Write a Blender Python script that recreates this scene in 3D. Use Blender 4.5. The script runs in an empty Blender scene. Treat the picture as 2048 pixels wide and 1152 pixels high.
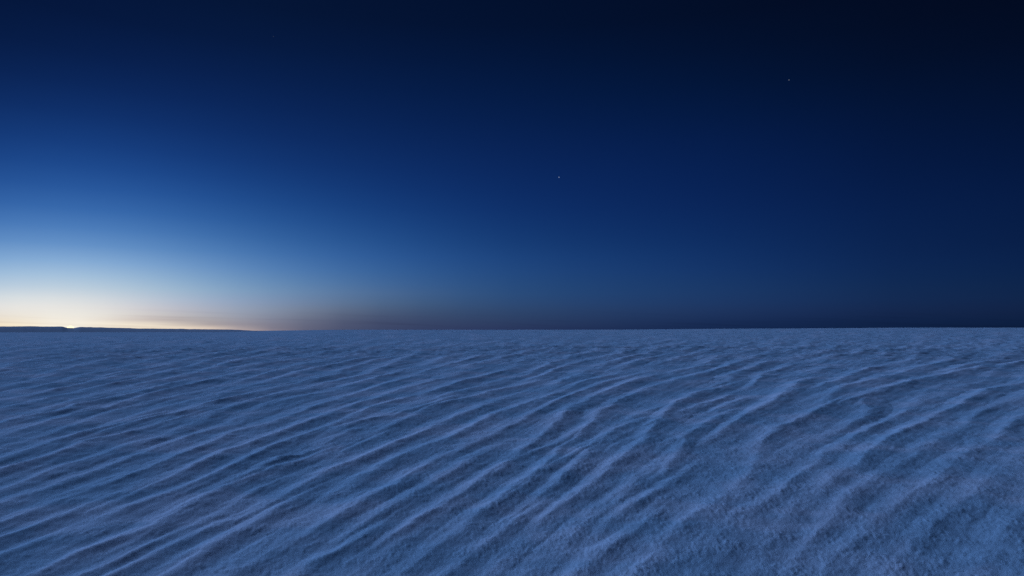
import bpy, math
import numpy as np

# ------------------------------------------------------------------ camera
S = bpy.context.scene
CAM_H = 1.5
FPX, XC, YH = 1365.0, 1024.0, 659.0           # focal length in photo pixels, optical axis, level line
cam = bpy.data.cameras.new('camera')
cam_o = bpy.data.objects.new('camera', cam)
S.collection.objects.link(cam_o)
cam.sensor_width = 36.0
cam.lens = FPX / 2048.0 * 36.0
cam.shift_y = (YH - 576.0) / 2048.0
cam.clip_start, cam.clip_end = 0.05, 60000.0
cam_o.location = (0, 0, CAM_H)
cam_o.rotation_euler = (math.radians(90), 0, 0)
S.camera = cam_o

SUN_AZ = math.atan((141 - XC) / FPX)          # clockwise from +Y

# ------------------------------------------------------------------ sky
world = bpy.data.worlds.new('World')
S.world = world
world.use_nodes = True
nt = world.node_tree
N, LK = nt.nodes, nt.links
N.clear()

def pchip(x, y, xi):
    x, y, xi = np.asarray(x, float), np.asarray(y, float), np.asarray(xi, float)
    h = np.diff(x); d = np.diff(y) / h
    m = np.zeros(len(x)); m[0], m[-1] = d[0], d[-1]
    for i in range(1, len(x) - 1):
        if d[i-1] * d[i] > 0:
            w1, w2 = 2*h[i] + h[i-1], h[i] + 2*h[i-1]
            m[i] = (w1 + w2) / (w1 / d[i-1] + w2 / d[i])
    k = np.clip(np.searchsorted(x, xi) - 1, 0, len(x) - 2)
    t = np.clip((xi - x[k]) / h[k], 0, 1)
    return ((1+2*t)*(1-t)**2*y[k] + t*(1-t)**2*h[k]*m[k] + t*t*(3-2*t)*y[k+1] + t*t*(t-1)*h[k]*m[k+1])

def lin(c):
    c = np.asarray(c, float) / 255.0
    return np.where(c <= 0.04045, c / 12.92, ((c + 0.055) / 1.055) ** 2.4)

# twilight colours seen above five points of the horizon: height above the level line, displayed colour
SKY_COLS = {
    -700: [(659, 120, 112, 128), (640, 124, 128, 150), (600, 112, 146, 188), (540, 78, 126, 180), (480, 48, 98, 160),
           (400, 26, 70, 134), (300, 14, 47, 104), (150, 7, 30, 74), (0, 4, 21, 53)],
    -250: [(659, 226, 198, 168), (645, 222, 200, 178), (625, 204, 200, 196), (590, 176, 194, 212), (540, 130, 168, 208), (480, 82, 130, 188),
           (400, 43, 92, 160), (300, 21, 60, 124), (150, 9, 35, 84), (0, 4, 22, 58)],
    0: [(659, 246, 226, 188), (648, 244, 228, 200), (633, 232, 221, 206), (622, 234, 230, 222), (596, 222, 227, 228), (570, 194, 211, 226), (540, 166, 196, 224),
        (480, 108, 153, 206), (400, 56, 106, 174), (300, 27, 71, 139), (150, 10, 38, 90), (0, 4, 22, 60)],
    141: [(659, 252, 247, 232), (648, 249, 243, 229), (630, 239, 236, 227), (600, 228, 230, 228), (570, 198, 214, 226), (540, 170, 199, 225),
          (480, 111, 155, 207), (400, 57, 107, 175), (300, 27, 71, 139), (150, 10, 38, 90), (0, 4, 22, 60)],
    230: [(659, 248, 236, 212), (645, 244, 233, 214), (638, 222, 212, 202), (628, 226, 222, 216), (600, 210, 217, 222), (570, 180, 202, 220), (540, 156, 188, 219),
          (480, 100, 146, 201), (400, 51, 101, 170), (300, 25, 67, 134), (150, 9, 37, 88), (0, 4, 22, 59)],
    310: [(659, 242, 226, 200), (648, 236, 224, 206), (643, 194, 182, 178), (630, 202, 197, 196), (590, 178, 195, 212), (540, 131, 168, 208),
          (480, 82, 130, 188), (400, 42, 91, 160), (300, 21, 60, 124), (150, 9, 35, 84), (0, 4, 22, 58)],
    400: [(659, 230, 211, 190), (653, 218, 201, 186), (648, 174, 164, 163), (630, 176, 176, 183), (590, 152, 177, 203), (540, 110, 151, 198),
          (480, 69, 117, 176), (400, 36, 82, 149), (300, 18, 54, 116), (150, 8, 33, 81), (0, 4, 22, 56)],
    500: [(659, 164, 150, 155), (653, 144, 139, 150), (640, 144, 146, 162), (615, 140, 157, 182), (590, 122, 154, 191), (540, 89, 133, 185), (480, 54, 102, 163),
          (400, 29, 74, 138), (300, 15, 49, 108), (150, 8, 31, 77), (0, 4, 22, 55)],
    600: [(659, 100, 102, 124), (645, 104, 109, 131), (620, 117, 129, 152), (590, 105, 134, 171), (540, 74, 118, 173), (480, 46, 93, 155),
          (400, 25, 68, 131), (300, 14, 47, 104), (150, 6, 30, 74), (0, 4, 20, 52)],
    750: [(659, 62, 72, 104), (645, 66, 77, 108), (620, 75, 94, 125), (590, 76, 106, 146), (560, 62, 102, 154), (520, 46, 91, 152), (480, 35, 80, 142),
          (400, 19, 58, 120), (300, 11, 42, 97), (150, 5, 27, 69), (0, 3, 18, 49)],
    1000: [(659, 42, 55, 92), (645, 45, 62, 98), (620, 46, 71, 110), (590, 41, 76, 123), (540, 32, 71, 126), (480, 20, 58, 115),
          (400, 12, 45, 102), (300, 8, 35, 86), (150, 3, 24, 63), (0, 2, 16, 45)],
    1500: [(659, 19, 38, 75), (645, 22, 42, 81), (620, 27, 50, 92), (590, 25, 54, 100), (540, 18, 50, 101), (480, 12, 43, 95),
           (400, 8, 35, 86), (300, 5, 29, 76), (150, 2, 20, 54), (0, 2, 13, 38)],
    2040: [(659, 12, 29, 60), (645, 13, 31, 64), (620, 17, 35, 70), (590, 15, 37, 74), (540, 10, 34, 74), (480, 7, 29, 69),
           (400, 5, 26, 66), (300, 3, 21, 57), (150, 2, 15, 42), (0, 2, 10, 31)],
}
ZENITH = (2, 10, 31)
colx = sorted(SKY_COLS)
col_a = [math.atan((x - XC) / FPX) - SUN_AZ for x in colx]
E_STOPS = np.r_[0, 0.15, 0.4, 0.7, 1.1, 1.6, 2.2, 3, 3.8, 4.8, 6, 7.2, 8.5, 10, 11.5, 13, 15, 17, 19, 21.5, 24, 27, 31, 36, 43, 52, 65, 90]
tab = []
for x, a in zip(colx, col_a):
    rows = np.array(SKY_COLS[x], float)
    e = np.degrees(np.arctan((YH - rows[:, 0]) / FPX * math.cos(a + SUN_AZ)))
    e = np.r_[e, 45, 90]; rgb = np.vstack([rows[:, 1:], 0.55 * rows[-1, 1:] + 0.45 * np.array(ZENITH), ZENITH])
    tab.append(np.stack([pchip(e, rgb[:, c], E_STOPS) for c in range(3)], 1))
tab = np.array(tab)
back = tab[-1] * 0.97
col_a = [-math.pi, math.radians(-70)] + col_a + [math.pi]; tab = np.concatenate([back[None], tab[-1][None], tab, back[None]])
fine_a = np.radians(np.arange(-76, 76.01, 0.25))
fine = np.stack([[pchip(col_a, tab[:, i, c], fine_a) for c in range(3)] for i in range(len(E_STOPS))], 0)
for i, e in enumerate(E_STOPS):                       # even out sideways, less so right at the horizon
    sg = np.interp(e, [0, 1.2, 2.5, 6], [0.8, 1.5, 4.0, 6.0]) / 0.25
    k = np.exp(-0.5*(np.arange(-100, 101)/sg)**2); k /= k.sum()
    for c in range(3):
        fine[i, c] = np.convolve(np.pad(fine[i, c], 100, 'edge'), k, 'valid')
A_KNOTS = np.r_[-math.pi, np.radians([-70, -58, -46, -36, -28, -21, -15, -10, -7, -5, -3, -1, 0.5, 2, 3.5, 5, 7, 9, 11, 13.5, 16, 19, 22, 25.5, 29, 33, 38, 43, 49, 55, 62, 70]), math.pi]
knots = np.stack([[np.interp(A_KNOTS, fine_a, fine[i, c]) for c in range(3)] for i in range(len(E_STOPS))], 0)   # stops, rgb, knots

def math_node(op, a=None, b=None, clamp=False):
    n = N.new('ShaderNodeMath'); n.operation = op; n.use_clamp = clamp
    for i, v in enumerate((a, b)):
        if v is None: continue
        if isinstance(v, (int, float)): n.inputs[i].default_value = v
        else: LK.new(v, n.inputs[i])
    return n.outputs[0]

def mix_node(fac, a, b, blend='MIX'):
    n = N.new('ShaderNodeMix'); n.data_type = 'RGBA'; n.blend_type = blend
    for sock, v in ((n.inputs[0], fac), (n.inputs[6], a), (n.inputs[7], b)):
        if isinstance(v, (int, float, tuple)): sock.default_value = v
        else: LK.new(v, sock)
    return n.outputs[2]

tc = N.new('ShaderNodeTexCoord')
sep = N.new('ShaderNodeSeparateXYZ'); LK.new(tc.outputs['Generated'], sep.inputs[0])
elev = math_node('ARCSINE', math_node('MAXIMUM', sep.outputs[2], 0.0))
tpos = math_node('SQRT', math_node('DIVIDE', elev, math.pi / 2))
az = math_node('ARCTAN2', sep.outputs[0], sep.outputs[1])
rel = math_node('SUBTRACT', az, SUN_AZ)
adist = math_node('ARCTAN2', math_node('SINE', rel), math_node('COSINE', rel))       # signed angle from the sun's azimuth
sky = None
for k, a in enumerate(A_KNOTS):
    ramp = N.new('ShaderNodeValToRGB'); LK.new(tpos, ramp.inputs[0])
    el = ramp.color_ramp.elements
    while len(el) < len(E_STOPS): el.new(0.5)
    for i, e in enumerate(E_STOPS): el[i].position = math.sqrt(e / 90.0)
    for i, e in enumerate(E_STOPS): el[i].color = (*lin(knots[i, :, k]), 1)
    if sky is None: sky = ramp.outputs[0]
    else:
        a0 = float(A_KNOTS[k-1])
        f = math_node('DIVIDE', math_node('SUBTRACT', adist, a0), float(a) - a0, clamp=True)
        sky = mix_node(f, sky, ramp.outputs[0])
# thin streaks of cloud lying along the horizon
comb = N.new('ShaderNodeCombineXYZ')
LK.new(math_node('MULTIPLY', az, 3.2), comb.inputs[0])
LK.new(math_node('ADD', math_node('MULTIPLY', elev, 120.0), math_node('MULTIPLY', az, 4.0)), comb.inputs[1])
cn = N.new('ShaderNodeTexNoise'); cn.inputs['Scale'].default_value = 1.6; cn.inputs['Detail'].default_value = 4; cn.inputs['Roughness'].default_value = 0.45
LK.new(comb.outputs[0], cn.inputs['Vector'])
mr = N.new('ShaderNodeMapRange'); mr.interpolation_type = 'SMOOTHSTEP'
mr.inputs[1].default_value, mr.inputs[2].default_value = 0.5, 0.72
LK.new(cn.outputs[0], mr.inputs[0])
band = N.new('ShaderNodeMapRange'); band.interpolation_type = 'SMOOTHSTEP'
band.inputs[1].default_value, band.inputs[2].default_value = math.radians(1.9), math.radians(0.3)
LK.new(elev, band.inputs[0])
sky = mix_node(math_node('MULTIPLY', math_node('MULTIPLY', mr.outputs[0], band.outputs[0]), 0.28), sky,
               mix_node(1.0, sky, (0.62, 0.57, 0.62, 1), 'MULTIPLY'))
bg = N.new('ShaderNodeBackground'); LK.new(sky, bg.inputs[0]); bg.inputs[1].default_value = 1.0
# faint airlight of the set sun
nish = N.new('ShaderNodeTexSky'); nish.sky_type = 'NISHITA'; nish.sun_disc = False
nish.sun_elevation = math.radians(-4); nish.sun_rotation = SUN_AZ
bg2 = N.new('ShaderNodeBackground'); LK.new(nish.outputs[0], bg2.inputs[0]); bg2.inputs[1].default_value = 0.006
add = N.new('ShaderNodeAddShader'); LK.new(bg.outputs[0], add.inputs[0]); LK.new(bg2.outputs[0], add.inputs[1])
wo = N.new('ShaderNodeOutputWorld'); LK.new(add.outputs[0], wo.inputs[0])

# ------------------------------------------------------------------ light of the twilight arch
SUN_EL = math.radians(14)
LIGHT_AZ = SUN_AZ - math.radians(18)          # the arch of light reaches on beyond the left edge of the view
sun = bpy.data.lights.new('sun_light', 'SUN')
sun.energy = 3.15; sun.angle = math.radians(42); sun.color = (0.24, 0.465, 1.0)
sun_o = bpy.data.objects.new('sun_light', sun); S.collection.objects.link(sun_o)
sun_o.rotation_euler = (math.pi / 2 - SUN_EL, 0, math.pi - LIGHT_AZ)

vs = S.view_settings
vs.view_transform = 'Standard'; vs.look = 'None'; vs.exposure = 0.0; vs.gamma = 1.0; vs.use_curve_mapping = False
S.cycles.use_denoising = False
S.render.dither_intensity = 1.0

# ------------------------------------------------------------------ helpers
rng = np.random.default_rng(11)
PERM = rng.permutation(1024)
GRAD = np.stack([np.cos(np.linspace(0, 2*np.pi, 1024, False)), np.sin(np.linspace(0, 2*np.pi, 1024, False))], 1)

def perlin(x, y, seed=0):
    xi, yi = np.floor(x).astype(np.int64), np.floor(y).astype(np.int64)
    xf, yf = x - xi, y - yi
    u, v = xf**3*(xf*(xf*6-15)+10), yf**3*(yf*(yf*6-15)+10)
    def g(ix, iy, dx, dy):
        h = PERM[(PERM[(ix + seed*37) & 1023] + iy + seed*101) & 1023]
        gr = GRAD[h]
        return gr[..., 0]*dx + gr[..., 1]*dy
    a = g(xi, yi, xf, yf) * (1-u) + g(xi+1, yi, xf-1, yf) * u
    b = g(xi, yi+1, xf, yf-1) * (1-u) + g(xi+1, yi+1, xf-1, yf-1) * u
    return (a*(1-v) + b*v) * 1.5

def fbm(x, y, octaves, seed=0, gain=0.5):
    s, a = 0, 1.0
    for o in range(octaves):
        s = s + a * perlin(x * 2**o + 17.3*o, y * 2**o - 9.1*o, seed + o)
        a *= gain
    return s

def smooth(a, b, x):
    t = np.clip((x - a) / (b - a), 0, 1)
    return t*t*(3-2*t)

# ------------------------------------------------------------------ wind ridges (sastrugi)
# The ridges fan out from a point behind the viewer and bend with distance. q is constant along a ridge,
# rho is the log of the distance from that point; each crest is a list of (rho, q).
FAN = (0.5, -4.0)
DQ = 0.039                                   # usual gap between neighbouring crests
CRESTS = [
    [(2.29, -0.046), (2.36, -0.044), (2.48, -0.052), (2.57, -0.058), (2.72, -0.083), (2.86, -0.102), (3.01, -0.111), (3.10, -0.096)],
    [(2.43, -0.154), (2.53, -0.163), (2.66, -0.180), (2.81, -0.202), (2.89, -0.205), (3.02, -0.212), (3.18, -0.208)],
    [(2.30, -0.106), (2.35, -0.104), (2.44, -0.116), (2.53, -0.127), (2.67, -0.144), (2.81, -0.165), (2.92, -0.173), (3.00, -0.170)],
    [(2.34, 0.084), (2.42, 0.080), (2.56, 0.057), (2.64, 0.047), (2.73, 0.046), (2.82, 0.050), (2.94, 0.051)],
    [(3.43, -0.576), (3.71, -0.601), (4.00, -0.619)],
    [(2.65, -0.001), (2.77, -0.007), (2.90, -0.007), (3.19, -0.028)],
    [(2.98, 0.059), (3.52, 0.100)],
    [(2.38, -0.312), (2.46, -0.320), (2.50, -0.312), (2.57, -0.313), (2.63, -0.309), (2.70, -0.308), (2.79, -0.306), (2.89, -0.308)],
    [(2.18, -0.103), (2.21, -0.102), (2.28, -0.107), (2.36, -0.110), (2.41, -0.113), (2.54, -0.103), (2.65, -0.108)],
    [(2.42, -0.273), (2.48, -0.273), (2.54, -0.270), (2.61, -0.265), (2.70, -0.266), (2.79, -0.270), (2.86, -0.266)],
    [(2.80, -0.723), (2.89, -0.729), (2.93, -0.718), (3.05, -0.729), (3.15, -0.730), (3.24, -0.723)],
    [(2.25, -0.154), (2.28, -0.146), (2.33, -0.150), (2.42, -0.160), (2.49, -0.155), (2.55, -0.143), (2.67, -0.146)],
    [(2.71, -0.355), (2.85, -0.366), (2.92, -0.351), (3.02, -0.347), (3.10, -0.331)],
    [(2.42, 0.153), (2.49, 0.158), (2.59, 0.153), (2.67, 0.153), (2.78, 0.160)],
    [(4.08, -0.928), (4.42, -0.933)],
    [(2.45, -0.452), (2.49, -0.453), (2.55, -0.462), (2.62, -0.462), (2.71, -0.460), (2.77, -0.459)],
    [(2.35, -0.425), (2.40, -0.417), (2.48, -0.418), (2.56, -0.426), (2.68, -0.423)],
    [(2.83, -0.765), (2.89, -0.770), (2.92, -0.758), (2.99, -0.761), (3.04, -0.752), (3.15, -0.752)],
    [(3.05, -0.413), (3.17, -0.414), (3.36, -0.410)],
    [(2.43, 0.005), (2.61, -0.026), (2.74, -0.031)],
    [(3.49, -0.993), (3.64, -1.019), (3.77, -1.026)],
    [(2.74, -0.636), (2.81, -0.639), (2.85, -0.624), (2.93, -0.629), (3.02, -0.621)],
    [(3.57, -0.936), (3.72, -0.946), (3.81, -0.925)],
    [(2.50, -0.496), (2.58, -0.498), (2.62, -0.500), (2.68, -0.508), (2.74, -0.500)],
    [(2.36, -0.076), (2.42, -0.083), (2.49, -0.093), (2.57, -0.100)],
    [(4.07, -0.764), (4.27, -0.749)],
    [(2.23, -0.224), (2.28, -0.225), (2.32, -0.228), (2.38, -0.229), (2.43, -0.231)],
    [(2.28, 0.216), (2.33, 0.222), (2.41, 0.231), (2.47, 0.232)],
    [(2.32, -0.375), (2.37, -0.379), (2.41, -0.379), (2.47, -0.377), (2.51, -0.364)],
    [(2.28, -0.192), (2.33, -0.193), (2.40, -0.195), (2.45, -0.197)],
    [(2.71, -0.406), (2.78, -0.382), (2.88, -0.371)],
    [(2.55, -0.623), (2.59, -0.614), (2.66, -0.624), (2.71, -0.608)],
    [(2.59, -0.654), (2.63, -0.652), (2.71, -0.653), (2.75, -0.651)],
    [(2.17, -0.288), (2.21, -0.290), (2.26, -0.291), (2.31, -0.297)],
    [(2.33, 0.179), (2.37, 0.182), (2.43, 0.184)],
    [(2.29, 0.017), (2.34, 0.023), (2.39, 0.025)],
    [(2.22, -0.384), (2.25, -0.378), (2.28, -0.373), (2.31, -0.376)],
    [(3.44, -0.868), (3.53, -0.852)],
    [(2.13, 0.032), (2.17, 0.036), (2.21, 0.043)],
    [(2.45, -0.389), (2.52, -0.392), (2.53, -0.376)],
    [(2.25, 0.075), (2.29, 0.082), (2.32, 0.085)],
    [(2.15, -0.184), (2.19, -0.179), (2.22, -0.180)],
    [(2.16, -0.069), (2.20, -0.068), (2.22, -0.068)],
]


def fan_coords(X, Y):
    dx, dy = X - FAN[0], Y - FAN[1]
    al = np.arctan2(dx, dy); rho = np.log(np.hypot(dx, dy) + 1e-6)
    t = np.clip(rho - 2.2, -1.6, 2.6)
    c = np.radians([24.8, -12.9, 1.7])
    return al - (c[0]*t + c[1]*t*t/2 + c[2]*t**3/3) * 1.05, rho

def ridge_profile(d):
    """cross-section of one ridge: long slope on the windward (left) side, short slope on the lee side"""
    return np.where(d < 0, np.exp(-(np.abs(d)/0.0118)**1.55), np.exp(-(np.abs(d)/0.0150)**1.5))

# phase shift that brings the regular ridge pattern into step with the listed crests
W_RHO, W_Q = np.arange(1.2, 5.2, 0.05), np.arange(-1.5, 0.9, 0.01)
def phase_shift_table():
    pts = []
    for cr in CRESTS:
        cr = np.array(cr)
        for r in np.arange(cr[0, 0], cr[-1, 0] + 1e-6, 0.04):
            pts.append((r, np.interp(r, cr[:, 0], cr[:, 1])))
    pts = np.array(pts)
    res = np.round(pts[:, 1]/DQ) - pts[:, 1]/DQ
    gr, gq = np.meshgrid(W_RHO, W_Q, indexing='ij')
    num = np.zeros_like(gr); den = np.full_like(gr, 0.05)
    for (r, q), e in zip(pts, res):
        w = np.exp(-((gr - r)/0.10)**2 - ((gq - q)/(0.7*DQ))**2)
        num += w*e; den += w
    return num/den
SHIFT = phase_shift_table()

def phase_shift(rho, q):
    a = np.clip((rho - W_RHO[0])/0.05, 0, len(W_RHO) - 1.001); b = np.clip((q - W_Q[0])/0.01, 0, len(W_Q) - 1.001)
    i, j = a.astype(int), b.astype(int); u, v = a - i, b - j
    return (SHIFT[i, j]*(1-u)*(1-v) + SHIFT[i+1, j]*u*(1-v) + SHIFT[i, j+1]*(1-u)*v + SHIFT[i+1, j+1]*u*v)

def terrain(X, Y):
    q, rho = fan_coords(X, Y)
    r = np.exp(rho)
    dist = np.hypot(X, Y)
    lam = DQ * r                                            # local ridge spacing in metres
    amp = 0.074 * np.minimum(lam, 1.7) * (1 - 0.6*smooth(60, 180, dist))
    amp = amp * (1 + 0.4*smooth(-2, -34, np.degrees(np.arctan2(X, Y))))
    azim = np.degrees(np.arctan2(X, Y))
    amp = amp * (1 - 0.40*smooth(4, 20, azim)*(1 - smooth(7, 13, dist))) * (1 - 0.35*(1 - smooth(3.8, 5.5, dist)))
    # meander and fraying of the crests
    wob = 0.0030*fbm(q/DQ*0.55, rho*9, 2, 3) + 0.0020*fbm(X*1.9, Y*1.9, 3, 8)
    qw = q + wob
    h = np.zeros_like(X); cover = np.zeros_like(X)
    fray = 0.92 + 0.22*fbm(q/DQ*0.8, rho*11, 4, 21)
    for i, cr in enumerate(CRESTS):
        cr = np.array(cr)
        r0, r1 = cr[0, 0] - 0.16, cr[-1, 0] + 0.22
        m = (rho > r0) & (rho < r1)
        if not m.any(): continue
        qq = np.interp(rho[m], cr[:, 0], cr[:, 1])
        d = qw[m] - qq
        ends = smooth(r0, r0 + 0.18, rho[m]) * smooth(r1, r1 - 0.28, rho[m])
        bump = ridge_profile(d) * ends
        h[m] = np.maximum(h[m], bump)
        cover[m] = np.maximum(cover[m], ends * np.exp(-(d/0.045)**2))
    # ridges between and beyond those: irregular, broken
    ph = qw/DQ + phase_shift(rho, qw) + (0.55*fbm(q/DQ*0.22 + 5, rho*2.0, 2, 31))*(1 - cover) + 0.06*fbm(X*0.9, Y*0.9, 3, 40)
    fr = ph - np.floor(ph + 0.5)
    prof = ridge_profile(fr*DQ)
    brk = smooth(-0.8, 0.5, fbm(q/DQ*0.45 + 40, rho*4.0, 3, 50))
    h = np.maximum(h*fray, prof*(0.25 + 0.75*brk)*0.85*(1 - 0.35*cover))
    # long low streaks that take over in the distance, and broad swells
    st = fbm(q/DQ*1.7, rho*5 + 3, 4, 60, 0.6)
    farw = smooth(14, 70, dist)
    fine_r = fbm(q/DQ*2.1 + 0.5*fbm(X*0.7, Y*0.7, 2, 61), rho*11, 3, 62, 0.6)
    z = amp*(0.05 + 0.07*smooth(2, -24, azim))*fine_r*(1 - farw) + amp*h*(1 - 0.55*farw) + amp*st*(0.12 + 0.18*farw)
    z += 0.018*np.minimum(r/10, 3)*fbm(q/DQ*0.22, rho*2.3, 2, 70)
    # wind-packed crust: lumps and grains
    near = 1 - smooth(7, 28, dist)
    lump = fbm(X*3.1, Y*3.1, 3, 80)
    z += near*(0.0060*lump + (0.0021 + 0.0017*np.clip(lump, -1, 1))*fbm(X*24, Y*24, 3, 90, 0.75))
    z += 0.010*smooth(10, 30, dist)*(1 - smooth(60, 200, dist))*fbm(X*0.22, Y*1.2, 3, 95)
    # low drifts lying across the view in the distance
    wide = smooth(22, 60, dist)*(1 - 0.75*smooth(140, 380, dist))
    dr = fbm(X*0.035 + 0.01*Y, Y*0.60 - 0.04*X, 4, 120, 0.6)
    z += wide*(0.075*dr + 0.05*np.clip(dr, 0, 1)*fbm(X*0.15, Y*0.9, 3, 130))
    # the plain swells gently towards the right and sinks a little straight ahead
    azd = np.degrees(np.arctan2(X, Y))
    z += smooth(60, 420, dist) * (CAM_H - 0.22 + 1.15*smooth(2, 32, azd) - 1.7*smooth(-13, -24, azd))
    z += 0.10*smooth(80, 400, dist)*fbm(X*0.012, Y*0.012, 3, 99)
    z -= smooth(420, 5000, dist)*9.0
    # lit look painted on crests in patches, plus random pale drift between them
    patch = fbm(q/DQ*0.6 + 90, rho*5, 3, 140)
    lit_drift = smooth(-0.25, 0.35, patch) * np.clip(h, 0, 1) + 0.6*smooth(0.15, 0.6, fbm(X*0.55, Y*0.8, 4, 150))
    return z, np.clip(lit_drift, 0, 1)

def mesh_object(name, verts, faces, mat, smooth_shade=True):
    me = bpy.data.meshes.new(name)
    nv, nf = len(verts), len(faces)
    me.vertices.add(nv); me.vertices.foreach_set('co', np.asarray(verts, np.float32).ravel())
    me.loops.add(nf*4); me.loops.foreach_set('vertex_index', np.asarray(faces, np.int32).ravel())
    me.polygons.add(nf); me.polygons.foreach_set('loop_start', np.arange(0, nf*4, 4, dtype=np.int32))
    me.polygons.foreach_set('use_smooth', np.full(nf, smooth_shade))
    me.update(calc_edges=True); me.validate()
    me.materials.append(mat)
    o = bpy.data.objects.new(name, me); S.collection.objects.link(o)
    return o

# ------------------------------------------------------------------ materials
def snow_material(name, fine=True, low=(0.56, 0.69, 0.78, 1), high=(0.83, 0.82, 0.88, 1)):
    m = bpy.data.materials.new(name); m.use_nodes = True
    t = m.node_tree; n, l = t.nodes, t.links
    b = n['Principled BSDF']
    b.inputs['Roughness'].default_value = 0.9
    b.inputs['Specular IOR Level'].default_value = 0.0
    co = n.new('ShaderNodeTexCoord')
    big = n.new('ShaderNodeTexNoise'); big.inputs['Scale'].default_value = 0.7; big.inputs['Detail'].default_value = 5
    l.new(co.outputs['Object'], big.inputs['Vector'])
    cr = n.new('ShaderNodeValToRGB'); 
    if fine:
        dr = n.new('ShaderNodeAttribute'); dr.attribute_name = 'lit_crest_drift'  # lightens crests in the base colour as light would, and the drift patches
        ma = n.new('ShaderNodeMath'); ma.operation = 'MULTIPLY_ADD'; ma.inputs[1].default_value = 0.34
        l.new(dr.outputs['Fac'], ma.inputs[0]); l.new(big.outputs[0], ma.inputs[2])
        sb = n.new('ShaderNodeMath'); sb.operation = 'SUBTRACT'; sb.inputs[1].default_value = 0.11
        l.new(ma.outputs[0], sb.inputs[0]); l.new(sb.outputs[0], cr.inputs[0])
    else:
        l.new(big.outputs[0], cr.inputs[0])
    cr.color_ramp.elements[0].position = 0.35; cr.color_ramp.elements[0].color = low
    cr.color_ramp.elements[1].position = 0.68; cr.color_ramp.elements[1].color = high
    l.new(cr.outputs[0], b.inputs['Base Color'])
    if fine:
        ln = n.new('ShaderNodeVectorMath'); ln.operation = 'LENGTH'; l.new(co.outputs['Object'], ln.inputs[0])
        fade = n.new('ShaderNodeMapRange'); fade.inputs[1].default_value, fade.inputs[2].default_value = 9, 45
        fade.inputs[3].default_value, fade.inputs[4].default_value = 1.0, 0.15
        l.new(ln.outputs['Value'], fade.inputs[0])
        prev = None
        for scale, dist, det in ((20, 0.0020, 3), (105, 0.0032, 4)):
            tx = n.new('ShaderNodeTexNoise'); tx.inputs['Scale'].default_value = scale; tx.inputs['Detail'].default_value = det
            tx.inputs['Roughness'].default_value = 0.65
            l.new(co.outputs['Object'], tx.inputs['Vector'])
            bp = n.new('ShaderNodeBump'); l.new(fade.outputs[0], bp.inputs['Strength']); bp.inputs['Distance'].default_value = dist
            l.new(tx.outputs[0], bp.inputs['Height'])
            if prev: l.new(prev, bp.inputs['Normal'])
            prev = bp.outputs[0]
        l.new(prev, b.inputs['Normal'])
    return m

def glow_material(name, color, strength):
    m = bpy.data.materials.new(name); m.use_nodes = True
    t = m.node_tree; t.nodes.clear()
    e = t.nodes.new('ShaderNodeEmission'); e.inputs[0].default_value = (*color, 1); e.inputs[1].default_value = strength
    o = t.nodes.new('ShaderNodeOutputMaterial'); t.links.new(e.outputs[0], o.inputs[0])
    return m

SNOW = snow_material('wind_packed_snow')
HEATH = snow_material('scoured_frozen_ground', False, (0.60, 0.60, 0.64, 1), (0.80, 0.75, 0.78, 1))

# ------------------------------------------------------------------ snow field
az_f = np.radians(np.arange(-43, 43.01, 0.085))
az_all = np.r_[np.radians(np.arange(-180, -75, 3.0)), np.radians(np.arange(-75, -43.2, 0.5)), az_f, np.radians(np.arange(43.4, 75, 0.5)), np.radians(np.arange(75, 180, 3.0))]
rr = np.r_[0.02, np.geomspace(0.5, 2.6, 24)[:-1], np.geomspace(2.6, 60, 640)[:-1], np.geomspace(60, 6000, 240)]
AZ, RR = np.meshgrid(az_all, rr)
GX, GY = RR*np.sin(AZ), RR*np.cos(AZ)
GZ, LIT_DRIFT = terrain(GX.ravel(), GY.ravel())
ZLEVEL = float(np.mean(GZ[(RR.ravel() > 3.5) & (RR.ravel() < 9) & (np.abs(AZ.ravel()) < 0.6)]))
nr, nc = RR.shape
verts = np.stack([GX.ravel(), GY.ravel(), GZ - ZLEVEL], 1)
I, J = np.meshgrid(np.arange(nr-1), np.arange(nc), indexing='ij')
J2 = (J + 1) % nc
faces = np.stack([I*nc + J, I*nc + J2, (I+1)*nc + J2, (I+1)*nc + J], -1).reshape(-1, 4)[:, ::-1]
ground = mesh_object('snow_field', verts, faces, SNOW)
ground['kind'] = 'structure'
at = ground.data.attributes.new('lit_crest_drift', 'FLOAT', 'POINT'); at.data.foreach_set('value', LIT_DRIFT.astype(np.float32))

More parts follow.
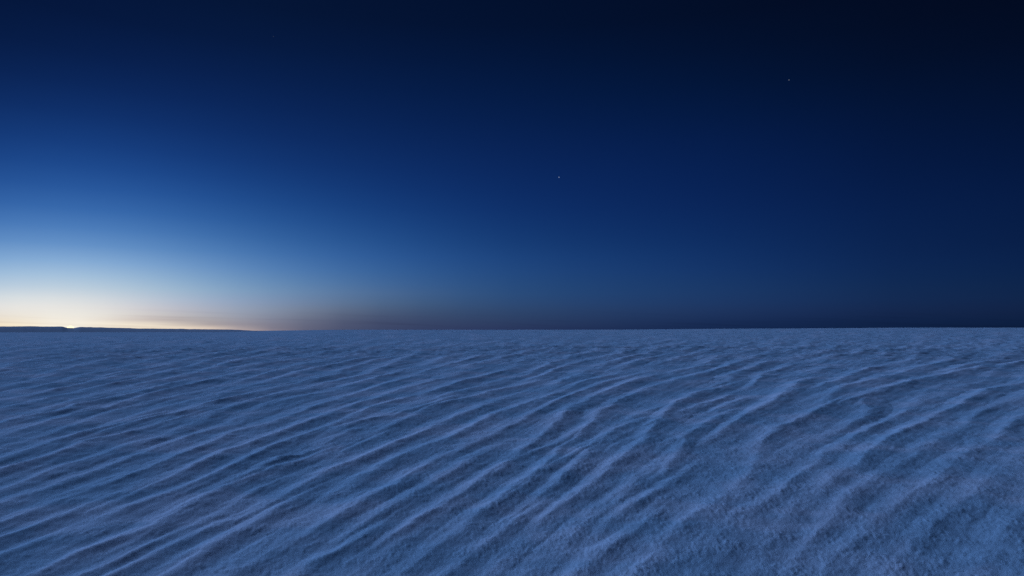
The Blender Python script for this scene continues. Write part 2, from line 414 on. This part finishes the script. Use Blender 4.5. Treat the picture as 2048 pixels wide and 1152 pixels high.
# ------------------------------------------------------------------ low hill under the glow
def horizon_x(x): return math.atan((x - XC) / FPX)
hill_d = np.linspace(560, 690, 60)
hill_a = np.radians(np.arange(-52, -18, 0.06))
HA, HD = np.meshgrid(hill_a, hill_d)
top = np.interp(HA[0], [horizon_x(v) for v in (-500, -150, 0, 60, 110, 125, 135, 148, 160, 215, 280, 360, 460, 560)],
                [2.2, 2.6, 2.55, 2.7, 2.6, 2.45, 1.5, 1.5, 2.3, 1.8, 1.15, 0.85, 0.2, -1.5])
prof = np.sin(np.clip((HD - 560) / 130, 0, 1) * np.pi)
HZ = CAM_H - 1.2 + (top[None, :] + 0.9) * prof + 0.16*fbm(HA*70, HD*0.012, 4, 7, 0.6) * prof - 1.3*(1 - prof)
hv = np.stack([(HD*np.sin(HA)).ravel(), (HD*np.cos(HA)).ravel(), HZ.ravel()], 1)
hr, hc = HA.shape
I, J = np.meshgrid(np.arange(hr-1), np.arange(hc-1), indexing='ij')
hf = np.stack([I*hc + J, I*hc + J + 1, (I+1)*hc + J + 1, (I+1)*hc + J], -1).reshape(-1, 4)[:, ::-1]
hill = mesh_object('hill', hv, hf, HEATH)
hill['kind'] = 'structure'

# ------------------------------------------------------------------ the setting sun and the first stars
import bmesh
def ball(name, mat, radius, loc, sub):
    me = bpy.data.meshes.new(name); bm = bmesh.new()
    bmesh.ops.create_icosphere(bm, subdivisions=sub, radius=radius)
    for f in bm.faces: f.smooth = True
    bm.to_mesh(me); bm.free(); me.materials.append(mat)
    o = bpy.data.objects.new(name, me); S.collection.objects.link(o); o.location = loc
    return o

def at_pixel(x, y, depth):
    return ((x - XC) / FPX * depth, depth, CAM_H + (YH - y) / FPX * depth)

D_SKY = 30000.0
so = ball('sun', glow_material('sun_glow', (1.0, 0.88, 0.50), 1.6), D_SKY*math.tan(math.radians(0.27)), at_pixel(141, 658, D_SKY), 4)
so['label'] = 'bright sliver of the setting sun on the left horizon'; so['category'] = 'sun'

for x, y, size, col, power, label in (
        (1118, 354.5, 1.05, (0.50, 0.66, 1.0), 0.42, 'brightest star, pale blue, above the middle of the horizon'),
        (1578, 160, 1.0, (0.62, 0.72, 1.0), 0.19, 'dimmer greyish star high in the dark right part of the sky'),
        (547, 73, 1.1, (0.25, 0.42, 1.0), 0.065, 'very faint star near the top edge of the sky, left of centre')):
    s = ball('star', glow_material('starlight', col, power), size / FPX * D_SKY, at_pixel(x, y, D_SKY), 2)
    s['label'] = label; s['category'] = 'star'; s['group'] = 'stars in the evening sky'
